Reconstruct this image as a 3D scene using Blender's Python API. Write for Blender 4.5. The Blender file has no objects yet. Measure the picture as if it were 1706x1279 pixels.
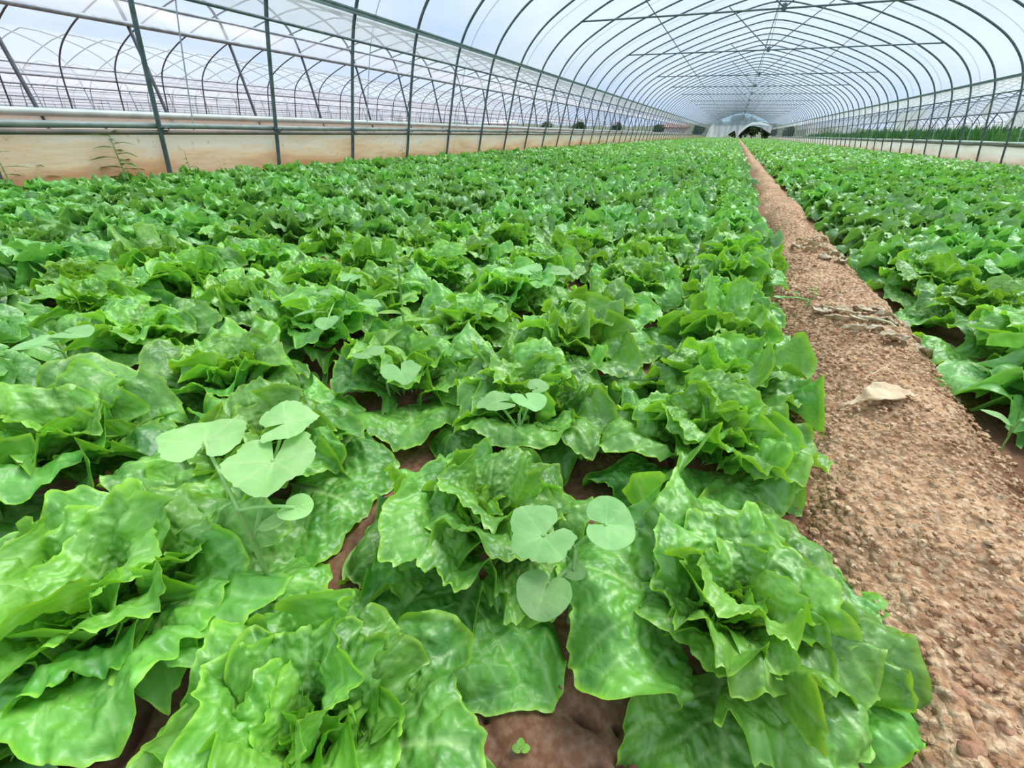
import bpy, math, random
import numpy as np
from mathutils import Vector, Matrix
random.seed(7); RNG = np.random.default_rng(11)
PI = math.pi
sc = bpy.context.scene; COL = sc.collection
CAMZ = 0.45
CX = 0.21           # tunnel centre line
# ------------------------------------------------------------------ helpers
def link(name, me, mat=None, parent=None):
    o = bpy.data.objects.new(name, me); COL.objects.link(o)
    if mat is not None and me is not None and hasattr(me, 'materials') and not me.materials: me.materials.append(mat)
    if parent is not None: o.parent = parent
    return o
def tag(o, label=None, cat=None, group=None, kind=None):
    if label: o['label'] = label
    if cat: o['category'] = cat
    if group: o['group'] = group
    if kind: o['kind'] = kind
    return o
def empty(name, loc, rz=0.0):
    o = bpy.data.objects.new(name, None); COL.objects.link(o)
    o.location = loc; o.rotation_euler = (0, 0, rz); o.empty_display_size = 0.05
    return o
def copy_tree(o, parent=None):
    c = o.copy(); COL.objects.link(c); c.parent = parent
    for ch in KIDS.get(o.name, []):
        d = ch.copy(); COL.objects.link(d); d.parent = c
    return c
KIDS = {}
ORD = ['zeroth','first','second','third','fourth','fifth','sixth','seventh','eighth','ninth','tenth','eleventh','twelfth','thirteenth','fourteenth','fifteenth','sixteenth','seventeenth','eighteenth','nineteenth']
TENS = {20:'twent',30:'thirt',40:'fort',50:'fift',60:'sixt',70:'sevent',80:'eight',90:'ninet'}
def ordinal(n):
    if n < 20: return ORD[n]
    t = n//10*10
    return TENS[t]+'ieth' if n % 10 == 0 else TENS[t]+'y-'+ORD[n % 10]
def mesh_np(name, V, F, smooth=True, attrs=None):
    """V (n,3), F (m,4) or (m,3) or list of such arrays"""
    me = bpy.data.meshes.new(name)
    Fs = F if isinstance(F, list) else [F]
    loops = np.concatenate([f.ravel() for f in Fs]).astype(np.int32)
    tot = np.concatenate([np.full(len(f), f.shape[1]) for f in Fs]).astype(np.int32)
    st = np.concatenate([[0], np.cumsum(tot)[:-1]]).astype(np.int32)
    me.vertices.add(len(V)); me.vertices.foreach_set('co', np.ascontiguousarray(V, dtype=np.float32).ravel())
    me.loops.add(len(loops)); me.loops.foreach_set('vertex_index', loops)
    me.polygons.add(len(tot)); me.polygons.foreach_set('loop_start', st); me.polygons.foreach_set('loop_total', tot)
    me.polygons.foreach_set('use_smooth', np.full(len(tot), smooth))
    for k, a in (attrs or {}).items():
        at = me.attributes.new(k, 'FLOAT', 'POINT'); at.data.foreach_set('value', np.ascontiguousarray(a, dtype=np.float32))
    me.update(calc_edges=True); me.validate()
    return me
def grid_faces(n, m):
    i = np.arange(n-1)[:, None]*m + np.arange(m-1)[None, :]
    i = i.ravel()
    return np.stack([i, i+1, i+m+1, i+m], 1)
class MB:
    def __init__(s): s.V = []; s.F4 = []; s.F3 = []; s.n = 0; s.A = {}
    def add(s, V, F, **attrs):
        V = np.asarray(V, float); s.V.append(V)
        F = np.asarray(F)+s.n
        (s.F4 if F.shape[1] == 4 else s.F3).append(F)
        for k, a in attrs.items(): s.A.setdefault(k, []).append(np.asarray(a, float))
        s.n += len(V)
    def mesh(s, name, smooth=True):
        F = []
        if s.F4: F.append(np.concatenate(s.F4))
        if s.F3: F.append(np.concatenate(s.F3))
        return mesh_np(name, np.concatenate(s.V), F, smooth, {k: np.concatenate(a) for k, a in s.A.items()})
    def tube(s, P, r, n=8, caps=True):
        P = np.asarray(P, float); m = len(P); r = np.broadcast_to(np.asarray(r, float), (m,))
        T = np.gradient(P, axis=0); T /= np.linalg.norm(T, axis=1, keepdims=True)+1e-12
        up = np.array([0, 0, 1.0]) if abs(T[0][2]) < .9 else np.array([0, 1.0, 0])
        a = np.cross(T[0], up); a /= np.linalg.norm(a)
        V = []
        for i in range(m):
            a = a-T[i]*np.dot(a, T[i]); a /= np.linalg.norm(a); b = np.cross(T[i], a)
            th = np.arange(n)*2*PI/n
            V.append(P[i]+r[i]*(np.cos(th)[:, None]*a+np.sin(th)[:, None]*b))
        V = np.concatenate(V)
        i = np.arange(m-1)[:, None]*n; j = np.arange(n)[None, :]; k = (j+1) % n
        F = np.stack([(i+j).ravel(), (i+k).ravel(), (i+n+k).ravel(), (i+n+j).ravel()], 1)
        s.add(V, F)
        if caps:
            for base, fl in ((0, 1), ((m-1)*n, 0)):
                c = V[base:base+n].mean(0); V2 = np.vstack([V[base:base+n], c])
                jj = np.arange(n); f = np.stack([jj, (jj+1) % n, np.full(n, n)], 1)
                s.add(V2, f[:, ::-1] if fl else f)
    def box(s, lo, hi):
        x0, y0, z0 = lo; x1, y1, z1 = hi
        V = [(x0,y0,z0),(x1,y0,z0),(x1,y1,z0),(x0,y1,z0),(x0,y0,z1),(x1,y0,z1),(x1,y1,z1),(x0,y1,z1)]
        s.add(V, [(0,3,2,1),(4,5,6,7),(0,1,5,4),(1,2,6,5),(2,3,7,6),(3,0,4,7)])
# numpy value noise
def _h(ix, iy, iz, seed):
    x = (ix*374761393 + iy*668265263 + iz*2147483647 + seed*974634777) & 0xffffffff
    x = ((x ^ (x >> 13))*1274126177) & 0xffffffff
    x = (x ^ (x >> 16)) & 0xffffffff
    return x/4294967295.0
def vnoise(x, y, z=0.0, seed=0):
    x, y, z = np.broadcast_arrays(np.asarray(x, float), np.asarray(y, float), np.asarray(z, float))
    ix, iy, iz = np.floor(x).astype(np.int64), np.floor(y).astype(np.int64), np.floor(z).astype(np.int64)
    fx, fy, fz = x-ix, y-iy, z-iz
    u, v, w = [f*f*(3-2*f) for f in (fx, fy, fz)]
    L = lambda a, b, t: a+(b-a)*t
    c = lambda dx, dy, dz: _h(ix+dx, iy+dy, iz+dz, seed)
    return 2*L(L(L(c(0,0,0), c(1,0,0), u), L(c(0,1,0), c(1,1,0), u), v), L(L(c(0,0,1), c(1,0,1), u), L(c(0,1,1), c(1,1,1), u), v), w)-1
def fbm(x, y, seed=0, o=3):
    r = 0
    for k in range(o): r = r+vnoise(x*2**k, y*2**k, 0, seed+k)*.5**k
    return r
def sstep(a, b, x):
    t = np.clip((x-a)/(b-a), 0, 1); return t*t*(3-2*t)
# ------------------------------------------------------------------ materials
def new_mat(name):
    m = bpy.data.materials.new(name); m.use_nodes = True
    nt = m.node_tree; nt.nodes.clear()
    return m, nt, nt.nodes, nt.links
def N(nt, typ, **kw):
    n = nt.nodes.new(typ)
    for k, v in kw.items():
        if k.startswith('i_'):
            key = k[2:]; n.inputs[int(key) if key.isdigit() else key.replace('_', ' ')].default_value = v
        else: setattr(n, k, v)
    return n
def ramp(nt, fac, stops):
    r = nt.nodes.new('ShaderNodeValToRGB'); e = r.color_ramp.elements
    while len(e) < len(stops): e.new(0.5)
    for el, (p, c) in zip(e, stops): el.position = p; el.color = (*c, 1)
    nt.links.new(fac, r.inputs[0]); return r.outputs[0]
def mixc(nt, fac, a, b, blend='MIX'):
    m = nt.nodes.new('ShaderNodeMix'); m.data_type = 'RGBA'; m.blend_type = blend
    for s, v in ((0, fac), (6, a), (7, b)):
        if hasattr(v, 'links') or hasattr(v, 'is_output'): nt.links.new(v, m.inputs[s])
        elif s == 0: m.inputs[0].default_value = v
        else: m.inputs[s].default_value = (*v, 1)
    return m.outputs[2]
def leaf_mat(name, dark, mid, pale, edge, trans=.35, rough=.38, bump=.5, scale=1.0, spec=.5):
    m, nt, n, l = new_mat(name)
    vein = N(nt, 'ShaderNodeAttribute', attribute_name='vein'); tt = N(nt, 'ShaderNodeAttribute', attribute_name='edge')
    tone = N(nt, 'ShaderNodeAttribute', attribute_name='tone')
    tc = N(nt, 'ShaderNodeTexCoord'); oi = N(nt, 'ShaderNodeObjectInfo')
    no = N(nt, 'ShaderNodeTexNoise', i_Scale=22*scale, i_Detail=3.0); l.new(tc.outputs['Object'], no.inputs['Vector'])
    c = ramp(nt, no.outputs[0], [(.32, dark), (.62, mid)])
    c = mixc(nt, tone.outputs['Fac'], c, edge)
    f = N(nt, 'ShaderNodeMath', operation='MULTIPLY', i_1=.75); l.new(vein.outputs['Fac'], f.inputs[0])
    c = mixc(nt, f.outputs[0], c, pale)
    f2 = N(nt, 'ShaderNodeMath', operation='MULTIPLY', i_1=.7); l.new(tt.outputs['Fac'], f2.inputs[0])
    c = mixc(nt, f2.outputs[0], c, edge)
    hs = N(nt, 'ShaderNodeHueSaturation'); l.new(c, hs.inputs['Color'])
    mr = N(nt, 'ShaderNodeMapRange', i_3=.80, i_4=1.15); l.new(oi.outputs['Random'], mr.inputs[0]); l.new(mr.outputs[0], hs.inputs['Value'])
    mr2 = N(nt, 'ShaderNodeMapRange', i_3=.495, i_4=.509); l.new(oi.outputs['Random'], mr2.inputs[0]); l.new(mr2.outputs[0], hs.inputs['Hue'])
    c = hs.outputs[0]
    p = N(nt, 'ShaderNodeBsdfPrincipled', i_Roughness=rough); l.new(c, p.inputs['Base Color'])
    p.inputs['Specular IOR Level'].default_value = spec
    tr = N(nt, 'ShaderNodeBsdfTranslucent')
    hs2 = N(nt, 'ShaderNodeHueSaturation', i_Hue=.487, i_Saturation=1.1, i_Value=1.45); l.new(c, hs2.inputs['Color']); l.new(hs2.outputs[0], tr.inputs[0])
    mx = N(nt, 'ShaderNodeMixShader', i_0=trans); l.new(p.outputs[0], mx.inputs[1]); l.new(tr.outputs[0], mx.inputs[2])
    vo = N(nt, 'ShaderNodeTexNoise', i_Scale=95*scale, i_Detail=1.5, i_Distortion=.3); l.new(tc.outputs['Object'], vo.inputs['Vector'])
    bp = N(nt, 'ShaderNodeBump', i_Strength=bump, i_Distance=.006/scale); l.new(vo.outputs[0], bp.inputs['Height']); l.new(bp.outputs[0], p.inputs['Normal'])
    o = N(nt, 'ShaderNodeOutputMaterial'); l.new(mx.outputs[0], o.inputs[0])
    return m
def simple_mat(name, c1, c2, scale=8, rough=.8, bump=0, metal=0, stops=(.35, .65), trans=0, bscale=None, dist=.01, spec=.5):
    m, nt, n, l = new_mat(name)
    tc = N(nt, 'ShaderNodeTexCoord')
    no = N(nt, 'ShaderNodeTexNoise', i_Scale=scale, i_Detail=5.0); l.new(tc.outputs['Object'], no.inputs['Vector'])
    c = ramp(nt, no.outputs[0], [(stops[0], c1), (stops[1], c2)])
    p = N(nt, 'ShaderNodeBsdfPrincipled', i_Roughness=rough, i_Metallic=metal); l.new(c, p.inputs['Base Color'])
    p.inputs['Specular IOR Level'].default_value = spec
    out = p.outputs[0]
    if bump:
        b = N(nt, 'ShaderNodeTexNoise', i_Scale=bscale or scale*4, i_Detail=6.0); l.new(tc.outputs['Object'], b.inputs['Vector'])
        bp = N(nt, 'ShaderNodeBump', i_Strength=bump, i_Distance=dist); l.new(b.outputs[0], bp.inputs['Height']); l.new(bp.outputs[0], p.inputs['Normal'])
    if trans:
        t = N(nt, 'ShaderNodeBsdfTranslucent'); l.new(c, t.inputs[0])
        mx = N(nt, 'ShaderNodeMixShader', i_0=trans); l.new(out, mx.inputs[1]); l.new(t.outputs[0], mx.inputs[2]); out = mx.outputs[0]
    o = N(nt, 'ShaderNodeOutputMaterial'); l.new(out, o.inputs[0])
    return m
def film_mat(name, clear, col=(.9, .94, .97), var=.1, scale=(1.2, .35, 3), tint=(1, 1, 1), gloss=.04):
    """polythene: part of the light goes straight through, part is scattered; clarity varies with folds and dust"""
    m, nt, n, l = new_mat(name)
    tc = N(nt, 'ShaderNodeTexCoord'); mp = N(nt, 'ShaderNodeMapping'); mp.inputs['Scale'].default_value = scale
    l.new(tc.outputs['Object'], mp.inputs['Vector'])
    no = N(nt, 'ShaderNodeTexNoise', i_Scale=1.0, i_Detail=4.0, i_Distortion=.8); l.new(mp.outputs[0], no.inputs['Vector'])
    mr = N(nt, 'ShaderNodeMapRange', i_1=.3, i_2=.7, i_3=min(1, clear+var), i_4=clear-var); l.new(no.outputs[0], mr.inputs[0])
    tp = N(nt, 'ShaderNodeBsdfTransparent'); tp.inputs[0].default_value = (*tint, 1)
    d = N(nt, 'ShaderNodeBsdfDiffuse'); d.inputs[0].default_value = (*col, 1)
    t = N(nt, 'ShaderNodeBsdfTranslucent'); t.inputs[0].default_value = (*col, 1)
    g = N(nt, 'ShaderNodeBsdfGlossy', i_Roughness=.25)
    a = N(nt, 'ShaderNodeMixShader', i_0=.62); l.new(d.outputs[0], a.inputs[1]); l.new(t.outputs[0], a.inputs[2])
    b = N(nt, 'ShaderNodeMixShader', i_0=gloss); l.new(a.outputs[0], b.inputs[1]); l.new(g.outputs[0], b.inputs[2])
    c = N(nt, 'ShaderNodeMixShader'); l.new(mr.outputs[0], c.inputs[0]); l.new(b.outputs[0], c.inputs[1]); l.new(tp.outputs[0], c.inputs[2])
    o = N(nt, 'ShaderNodeOutputMaterial'); l.new(c.outputs[0], o.inputs[0])
    return m
def skirt_mat(name, clean, dusty, soil, z_hi=.3, z_lo=.02):
    m, nt, n, l = new_mat(name)
    tc = N(nt, 'ShaderNodeTexCoord'); sx = N(nt, 'ShaderNodeSeparateXYZ'); l.new(tc.outputs['Object'], sx.inputs[0])
    mp = N(nt, 'ShaderNodeMapping'); mp.inputs['Scale'].default_value = (1, .8, 5); l.new(tc.outputs['Object'], mp.inputs[0])
    no = N(nt, 'ShaderNodeTexNoise', i_Scale=1.6, i_Detail=7.0, i_Roughness=.62); l.new(mp.outputs[0], no.inputs['Vector'])
    mr = N(nt, 'ShaderNodeMapRange', i_1=z_lo, i_2=z_hi, i_3=1.0, i_4=0.0); l.new(sx.outputs[2], mr.inputs[0])
    ad = N(nt, 'ShaderNodeMath', operation='MULTIPLY_ADD', i_1=1.7, i_2=-.80); l.new(no.outputs[0], ad.inputs[0])
    s = N(nt, 'ShaderNodeMath', operation='ADD', use_clamp=True); l.new(mr.outputs[0], s.inputs[0]); l.new(ad.outputs[0], s.inputs[1])
    c = ramp(nt, s.outputs[0], [(.05, clean), (.45, dusty), (.95, soil)])
    no2 = N(nt, 'ShaderNodeTexNoise', i_Scale=30, i_Detail=4.0); l.new(tc.outputs['Object'], no2.inputs['Vector'])
    sp = ramp(nt, no2.outputs[0], [(.62, (0, 0, 0)), (.72, (1, 1, 1))])
    ms = N(nt, 'ShaderNodeMath', operation='MULTIPLY', i_1=.5); l.new(sp, ms.inputs[0])
    c = mixc(nt, ms.outputs[0], c, soil)
    p = N(nt, 'ShaderNodeBsdfPrincipled', i_Roughness=.45); l.new(c, p.inputs['Base Color'])
    t = N(nt, 'ShaderNodeBsdfTranslucent'); l.new(c, t.inputs[0])
    mx = N(nt, 'ShaderNodeMixShader', i_0=.5); l.new(p.outputs[0], mx.inputs[1]); l.new(t.outputs[0], mx.inputs[2])
    bp = N(nt, 'ShaderNodeBump', i_Strength=.5, i_Distance=.03); l.new(no.outputs[0], bp.inputs['Height']); l.new(bp.outputs[0], p.inputs['Normal'])
    o = N(nt, 'ShaderNodeOutputMaterial'); l.new(mx.outputs[0], o.inputs[0])
    return m
M = {}
M['lettuce'] = leaf_mat('lettuce_leaf', (.040, .200, .022), (.165, .440, .058), (.46, .70, .24), (.38, .66, .07), trans=.27, rough=.42, bump=.45, spec=.75)
M['lettuce_far'] = leaf_mat('lettuce_leaf_far', (.045, .200, .026), (.180, .450, .080), (.40, .66, .26), (.28, .55, .11), trans=.26, rough=.42, bump=.6, scale=.8, spec=.85)
M['weed'] = leaf_mat('weed_leaf', (.20, .42, .13), (.29, .50, .19), (.34, .60, .22), (.26, .52, .17), trans=.3, rough=.6, bump=.25, scale=1.5, spec=.3)
M['weed_pale'] = leaf_mat('pale_weed_leaf', (.30, .52, .17), (.38, .60, .24), (.46, .66, .28), (.34, .56, .18), trans=.3, rough=.6, bump=.2, scale=1.5, spec=.3)
M['weed_dark'] = leaf_mat('herb_leaf', (.05, .14, .03), (.10, .22, .05), (.20, .32, .10), (.13, .25, .06), trans=.25, rough=.55, bump=.2, spec=.3)
M['amaranth'] = leaf_mat('amaranth_leaf', (.16, .38, .05), (.30, .52, .09), (.42, .58, .18), (.42, .55, .10), trans=.3, rough=.5, bump=.2, spec=.3)
M['stem'] = simple_mat('weed_stem', (.18, .34, .08), (.30, .46, .14), 30, .6)
M['steel'] = simple_mat('galvanised_pipe', (.075, .105, .115), (.14, .18, .19), 14, .55, bump=.15, metal=.3)
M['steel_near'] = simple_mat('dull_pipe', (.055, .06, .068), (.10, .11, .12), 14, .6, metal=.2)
M['steel_far'] = simple_mat('haze_paled_pipe', (.20, .22, .25), (.30, .33, .36), 14, .6, metal=.2)  # pipe colour lightened to stand in for haze on the farther steelwork
M['channel'] = simple_mat('film_lock_channel', (.10, .17, .155), (.17, .24, .22), 9, .5, metal=.4)
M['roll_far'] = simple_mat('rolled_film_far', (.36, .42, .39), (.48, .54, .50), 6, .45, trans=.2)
M['roll'] = simple_mat('rolled_film', (.17, .22, .20), (.30, .35, .31), 6, .45, bump=.3, trans=.2)
M['roll_white'] = simple_mat('rolled_film_white', (.50, .54, .48), (.70, .74, .68), 6, .45, bump=.3, trans=.2)
M['rust'] = simple_mat('dirty_pipe', (.10, .10, .085), (.20, .15, .12), 5, .7)
M['roof'] = film_mat('roof_film', .80, var=.06, scale=(.8, 1.5, .8), tint=(.97, .995, 1))
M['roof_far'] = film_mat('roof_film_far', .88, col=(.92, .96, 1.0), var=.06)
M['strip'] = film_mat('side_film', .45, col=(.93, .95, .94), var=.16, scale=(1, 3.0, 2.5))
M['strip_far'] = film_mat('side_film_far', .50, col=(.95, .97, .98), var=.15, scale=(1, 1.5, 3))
M['strip_dust'] = film_mat('dusty_side_film', .25, col=(.93, .92, .82), var=.14, scale=(1, 1.2, 2))
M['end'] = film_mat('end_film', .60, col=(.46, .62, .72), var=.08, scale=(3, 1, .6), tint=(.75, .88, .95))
M['end_low'] = film_mat('end_curtain', .48, col=(.74, .84, .86), var=.12, scale=(4, 1, .6))
M['fold'] = film_mat('bunched_film', .12, col=(.90, .93, .92), var=.1, scale=(2, 2, 5))
M['skirt'] = skirt_mat('skirt_film', (.97, .89, .74), (.96, .72, .46), (.68, .36, .16), z_hi=.36)
M['skirt_r'] = skirt_mat('skirt_film_pale', (.90, .90, .80), (.86, .78, .64), (.62, .42, .25))
M['strap'] = simple_mat('film_strap', (.50, .56, .60), (.58, .64, .68), 5, .6, trans=.3)
M['dry'] = simple_mat('withered_leaf', (.62, .44, .25), (.85, .70, .48), 25, .8, bump=.4, trans=.25, bscale=60)
M['straw'] = simple_mat('grey_withered_leaf', (.50, .41, .27), (.78, .66, .47), 25, .85, bump=.4, trans=.2, bscale=60)
M['stalk'] = simple_mat('dry_stalk', (.45, .47, .25), (.60, .60, .36), 20, .7)
M['clod'] = simple_mat('soil_clod', (.30, .15, .09), (.46, .26, .16), 35, .95, bump=1, bscale=160, dist=.004, spec=.2)
M['tree'] = simple_mat('tree_foliage', (.015, .045, .018), (.05, .11, .035), 3, .8, spec=.2)
M['grassy'] = simple_mat('grassy_weeds', (.03, .11, .025), (.10, .27, .06), 1.2, .7, trans=.2, spec=.3)
M['bank'] = simple_mat('scrub_bank', (.04, .075, .035), (.13, .13, .07), 1.1, .9, bump=.6)
M['tree_trunk'] = simple_mat('trunk', (.06, .045, .03), (.10, .08, .06), 8, .9)
M['house'] = simple_mat('plaster', (.60, .62, .62), (.72, .73, .72), 3, .9)
M['brick'] = simple_mat('brick_roof', (.22, .13, .10), (.28, .17, .13), 3, .9)
def soil_mat(name, a, b, c, scale=1.0, bump=.9, crack=False):
    m, nt, n, l = new_mat(name)
    tc = N(nt, 'ShaderNodeTexCoord')
    n1 = N(nt, 'ShaderNodeTexNoise', i_Scale=5.5*scale, i_Detail=7.0, i_Roughness=.6); l.new(tc.outputs['Object'], n1.inputs['Vector'])
    n2 = N(nt, 'ShaderNodeTexNoise', i_Scale=120*scale, i_Detail=4.0); l.new(tc.outputs['Object'], n2.inputs['Vector'])
    c1 = ramp(nt, n1.outputs[0], [(.35, a), (.62, b)])
    f = ramp(nt, n2.outputs[0], [(.42, (0, 0, 0)), (.68, (1, 1, 1))])
    c2 = mixc(nt, f, c1, c)
    cr = N(nt, 'ShaderNodeAttribute', attribute_name='crack')
    c2 = mixc(nt, cr.outputs['Fac'], c2, tuple(x*.35 for x in a))
    p = N(nt, 'ShaderNodeBsdfPrincipled', i_Roughness=.92); l.new(c2, p.inputs['Base Color']); p.inputs['Specular IOR Level'].default_value = .15
    vo = N(nt, 'ShaderNodeTexVoronoi', i_Scale=110*scale); l.new(tc.outputs['Object'], vo.inputs['Vector'])
    ad = N(nt, 'ShaderNodeMath', operation='SUBTRACT'); l.new(n2.outputs[0], ad.inputs[0]); l.new(vo.outputs['Distance'], ad.inputs[1])
    bp = N(nt, 'ShaderNodeBump', i_Strength=bump, i_Distance=.006); l.new(ad.outputs[0], bp.inputs['Height']); l.new(bp.outputs[0], p.inputs['Normal'])
    o = N(nt, 'ShaderNodeOutputMaterial'); l.new(p.outputs[0], o.inputs[0])
    return m
M['soil'] = soil_mat('bed_soil', (.13, .060, .033), (.215, .105, .060), (.25, .14, .09), bump=.25)
M['pathsoil'] = soil_mat('path_soil', (.25, .120, .060), (.46, .272, .148), (.62, .445, .280), bump=1.0)
# ------------------------------------------------------------------ lettuce leaves
def leaf_geo(L, phim, e0, curl, wrap, A, k, seed, nt=30, nh=40, blist=.004, ser=.025, droop_p=1.4, droop=.07):
    r = np.random.default_rng(seed)
    t = np.linspace(.0, 1, nt)**.85; th = np.linspace(-1, 1, nh)
    T, H = np.meshgrid(t, th, indexing='ij')
    s = .22+.78*sstep(0, .62, T)
    phi = H*phim*s
    o1, o2, o3 = r.random(3)*50
    out = 1-.22*H**2+.13*vnoise(H*2.2+o1, o2)+ser*1.3*vnoise(H*8+o2, o3)*sstep(.6, 1, T)+ser*.9*vnoise(H*min(24, nh*.3)+o2, o1)*sstep(.8, 1, T)
    rad = L*out*T
    ph = r.random()*6.28
    warp = H+.18*vnoise(H*1.7+o3, T*1.2+o1)
    # ruffles make the margin longer than the blade carries
    amp = A*L*(T**3.2)*(.25+.75*np.abs(H)**.6)*(.75+.5*vnoise(H*2+o2, .5))
    w1 = np.sin(k*PI*warp+ph)+.25*np.sin(2*(k*PI*warp+ph))
    w2 = np.sin(2.9*k*PI*warp+ph*1.7+1.5*vnoise(H*3, o1))
    w3 = np.sin(6.3*k*PI*warp+ph*2.3+2.5*vnoise(H*5+o2, o3))
    n = amp*w1+.34*amp*T**4*w2+(.17*amp*T**7*w3 if nh > 40 else 0)
    n = n-droop*L*sstep(.72, 1, T)**1.5*(1+vnoise(H*2.6+o3, o1))
    rad = rad+.50*amp*np.cos(k*PI*warp+ph)*T**2-.35*amp*np.clip(w1, 0, 2)*T**3
    x = rad*np.sin(phi); y = rad*np.cos(phi)
    # veins
    d0 = np.abs(x)/(L*(.030*(1-T*.85)+.006)); mid = np.exp(-d0**2)*(T < .93)
    q = (y-np.abs(x)*.85)/(L*.16)+.22*np.sign(x)+.15*vnoise(x/L*5+o1, y/L*5)
    fr = np.abs(q-np.round(q)); lat = np.exp(-(fr/.085)**2)*sstep(.0, .03, np.abs(x)/L+.01)*(1-T**3*.6)*(T > .15)
    q2 = (y*.5+np.abs(x))/(L*.07)+.5*vnoise(x/L*9+o2, y/L*9); fr2 = np.abs(q2-np.round(q2)); lat2 = .45*np.exp(-(fr2/.11)**2)*(T > .3)*(1-T**4)
    vein = np.clip(np.maximum(np.maximum(mid, lat*.75), lat2*.6), 0, 1)
    b = .75*vnoise(x/L*10+o1, y/L*10+o3, 0, 3)+(.65*vnoise(x/L*23+o2, y/L*23+o1, 0, 5)+.25*vnoise(x/L*44+o2, y/L*44+o1, 0, 6) if nh > 40 else .5*vnoise(x/L*16+o2, y/L*16+o1, 0, 5))
    n = n+blist*(L/.16)*(b*(1-.7*vein)-.45*vein*(1-mid))*sstep(.12, .4, T)
    n = n+.03*L*fbm(x/L*2.2+o2, y/L*2.2+o1, 8, 2)*T
    n = n-mid*.004*(1-T)          # thick pale midrib stands out below
    # wrap across (edges rise towards the heart)
    Rc = L/max(wrap, .05)
    a = x/Rc
    side = Rc*np.sin(np.clip(a, -2.6, 2.6)); lift = Rc*(1-np.cos(np.clip(a, -2.6, 2.6)))
    nn = n+lift
    # bend along
    ys = np.linspace(-.05*L, 1.45*L, 200); al = e0-curl*np.clip(ys/L, 0, 1.2)**droop_p
    dy = ys[1]-ys[0]
    mr = np.concatenate([[0], np.cumsum(np.cos(al[:-1])*dy)]); mz = np.concatenate([[0], np.cumsum(np.sin(al[:-1])*dy)])
    z0i = np.interp(0, ys, mr), np.interp(0, ys, mz)
    AR = np.interp(y, ys, al)
    R_ = np.interp(y, ys, mr)-z0i[0]-nn*np.sin(AR); Z = np.interp(y, ys, mz)-z0i[1]+nn*np.cos(AR)
    # curl margins sideways with the wrap normal
    side = side - n*np.sin(np.clip(a, -2.2, 2.2))*.6
    P = np.stack([R_.ravel(), side.ravel(), Z.ravel()], 1)
    edge = sstep(.955, 1, T).ravel()
    return P, grid_faces(nt, nh), vein.ravel(), edge
def place_leaf(P, az, r0, z0, tw=0.0, zmin=.004):
    c, s = math.cos(tw), math.sin(tw)
    Q = P.copy(); Q[:, 1], Q[:, 2] = P[:, 1]*c-P[:, 2]*s*0-P[:, 2]*0+0, P[:, 2]+P[:, 1]*s
    Q[:, 0] += r0
    ca, sa = math.cos(az), math.sin(az)
    X = Q[:, 0]*ca-Q[:, 1]*sa; Y = Q[:, 0]*sa+Q[:, 1]*ca; Z = Q[:, 2]+z0
    low = Z < zmin
    Z = np.where(low, zmin+(zmin-Z)*.05, Z)
    return np.stack([X, Y, Z], 1)
def lettuce_leaves(seed, n=15, R=.165, nt=30, nh=40, openness=1.0, heart_n=8, ruf=1.0):
    """list of (V,F,vein,edge,tone) from the outermost leaf to the innermost"""
    r = np.random.default_rng(seed); out = []
    az = r.random()*6.28
    for i in range(n):
        a = i/(n-1)
        az += 2.39996+r.normal()*.22
        L = R*(1.0-.36*a**1.2)*(1+r.normal()*.09)
        e0 = math.radians(30+56*a**.8+r.normal()*8)
        curl = math.radians((66-14*a)*openness*(1+r.normal()*.25))
        if a < .16: e0 = math.radians(10+r.random()*10); curl = math.radians(30)
        wrap = .35+1.25*a+r.normal()*.12
        phim = math.radians(60-4*a+r.normal()*5)
        A = ruf*(.27-.05*a)*(1+r.normal()*.2)
        k = (1.8+1.2*a+r.random()*.9)*ruf
        f = 1 if a < .6 else .85
        P, F, v, e = leaf_geo(L, phim, e0, curl, wrap, A, k, int(r.integers(1e9)), max(6, int(nt*f)), max(8, int(nh*f)), blist=.0040+.001*a, ser=.016+.02*a, droop_p=1.9, droop=.15-.10*a)
        V = place_leaf(P, az, .016*(1-a)+.002, .012+.028*a, r.normal()*.16)
        tone = np.full(len(V), np.clip(.05+.22*a**1.5+r.normal()*.06, 0, 1))
        out.append((V, F, v, e, tone))
    # crisp frilled heart
    for i in range(heart_n+4):
        if i >= heart_n:      # tightly curled centre
            az += 2.1; P, F, v, e = leaf_geo(R*.30*(1+r.normal()*.1), math.radians(62), math.radians(88), math.radians(-20), 3.2, .22, 3.2, int(r.integers(1e9)), max(6, int(nt*.5)), max(8, int(nh*.7)), blist=.002, ser=.05)
            V = place_leaf(P, az, .006, .045, 0); out.append((V, F, v, e, np.full(len(V), .5))); continue
        a = i/max(1, heart_n-1); az += 2.39996+r.normal()*.4
        L = R*(.56-.20*a)*(1+r.normal()*.08); P, F, v, e = leaf_geo(L, math.radians(60), math.radians(84+r.normal()*5), math.radians(24-50*a), 1.3+.7*a, .20, 3.0, int(r.integers(1e9)), max(6, int(nt*.7)), max(8, int(nh*.8)), blist=.003, ser=.05)
        V = place_leaf(P, az, .012*(1-a), .030, 0)
        out.append((V, F, v, e, np.full(len(V), .30+.15*a)))
    return out
def join_leaves(name, ls, mat):
    mb = MB()
    for V, F, v, e, t in ls: mb.add(V, F, vein=v, edge=e, tone=t)
    me = mb.mesh(name); me.materials.append(mat); return me
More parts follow.
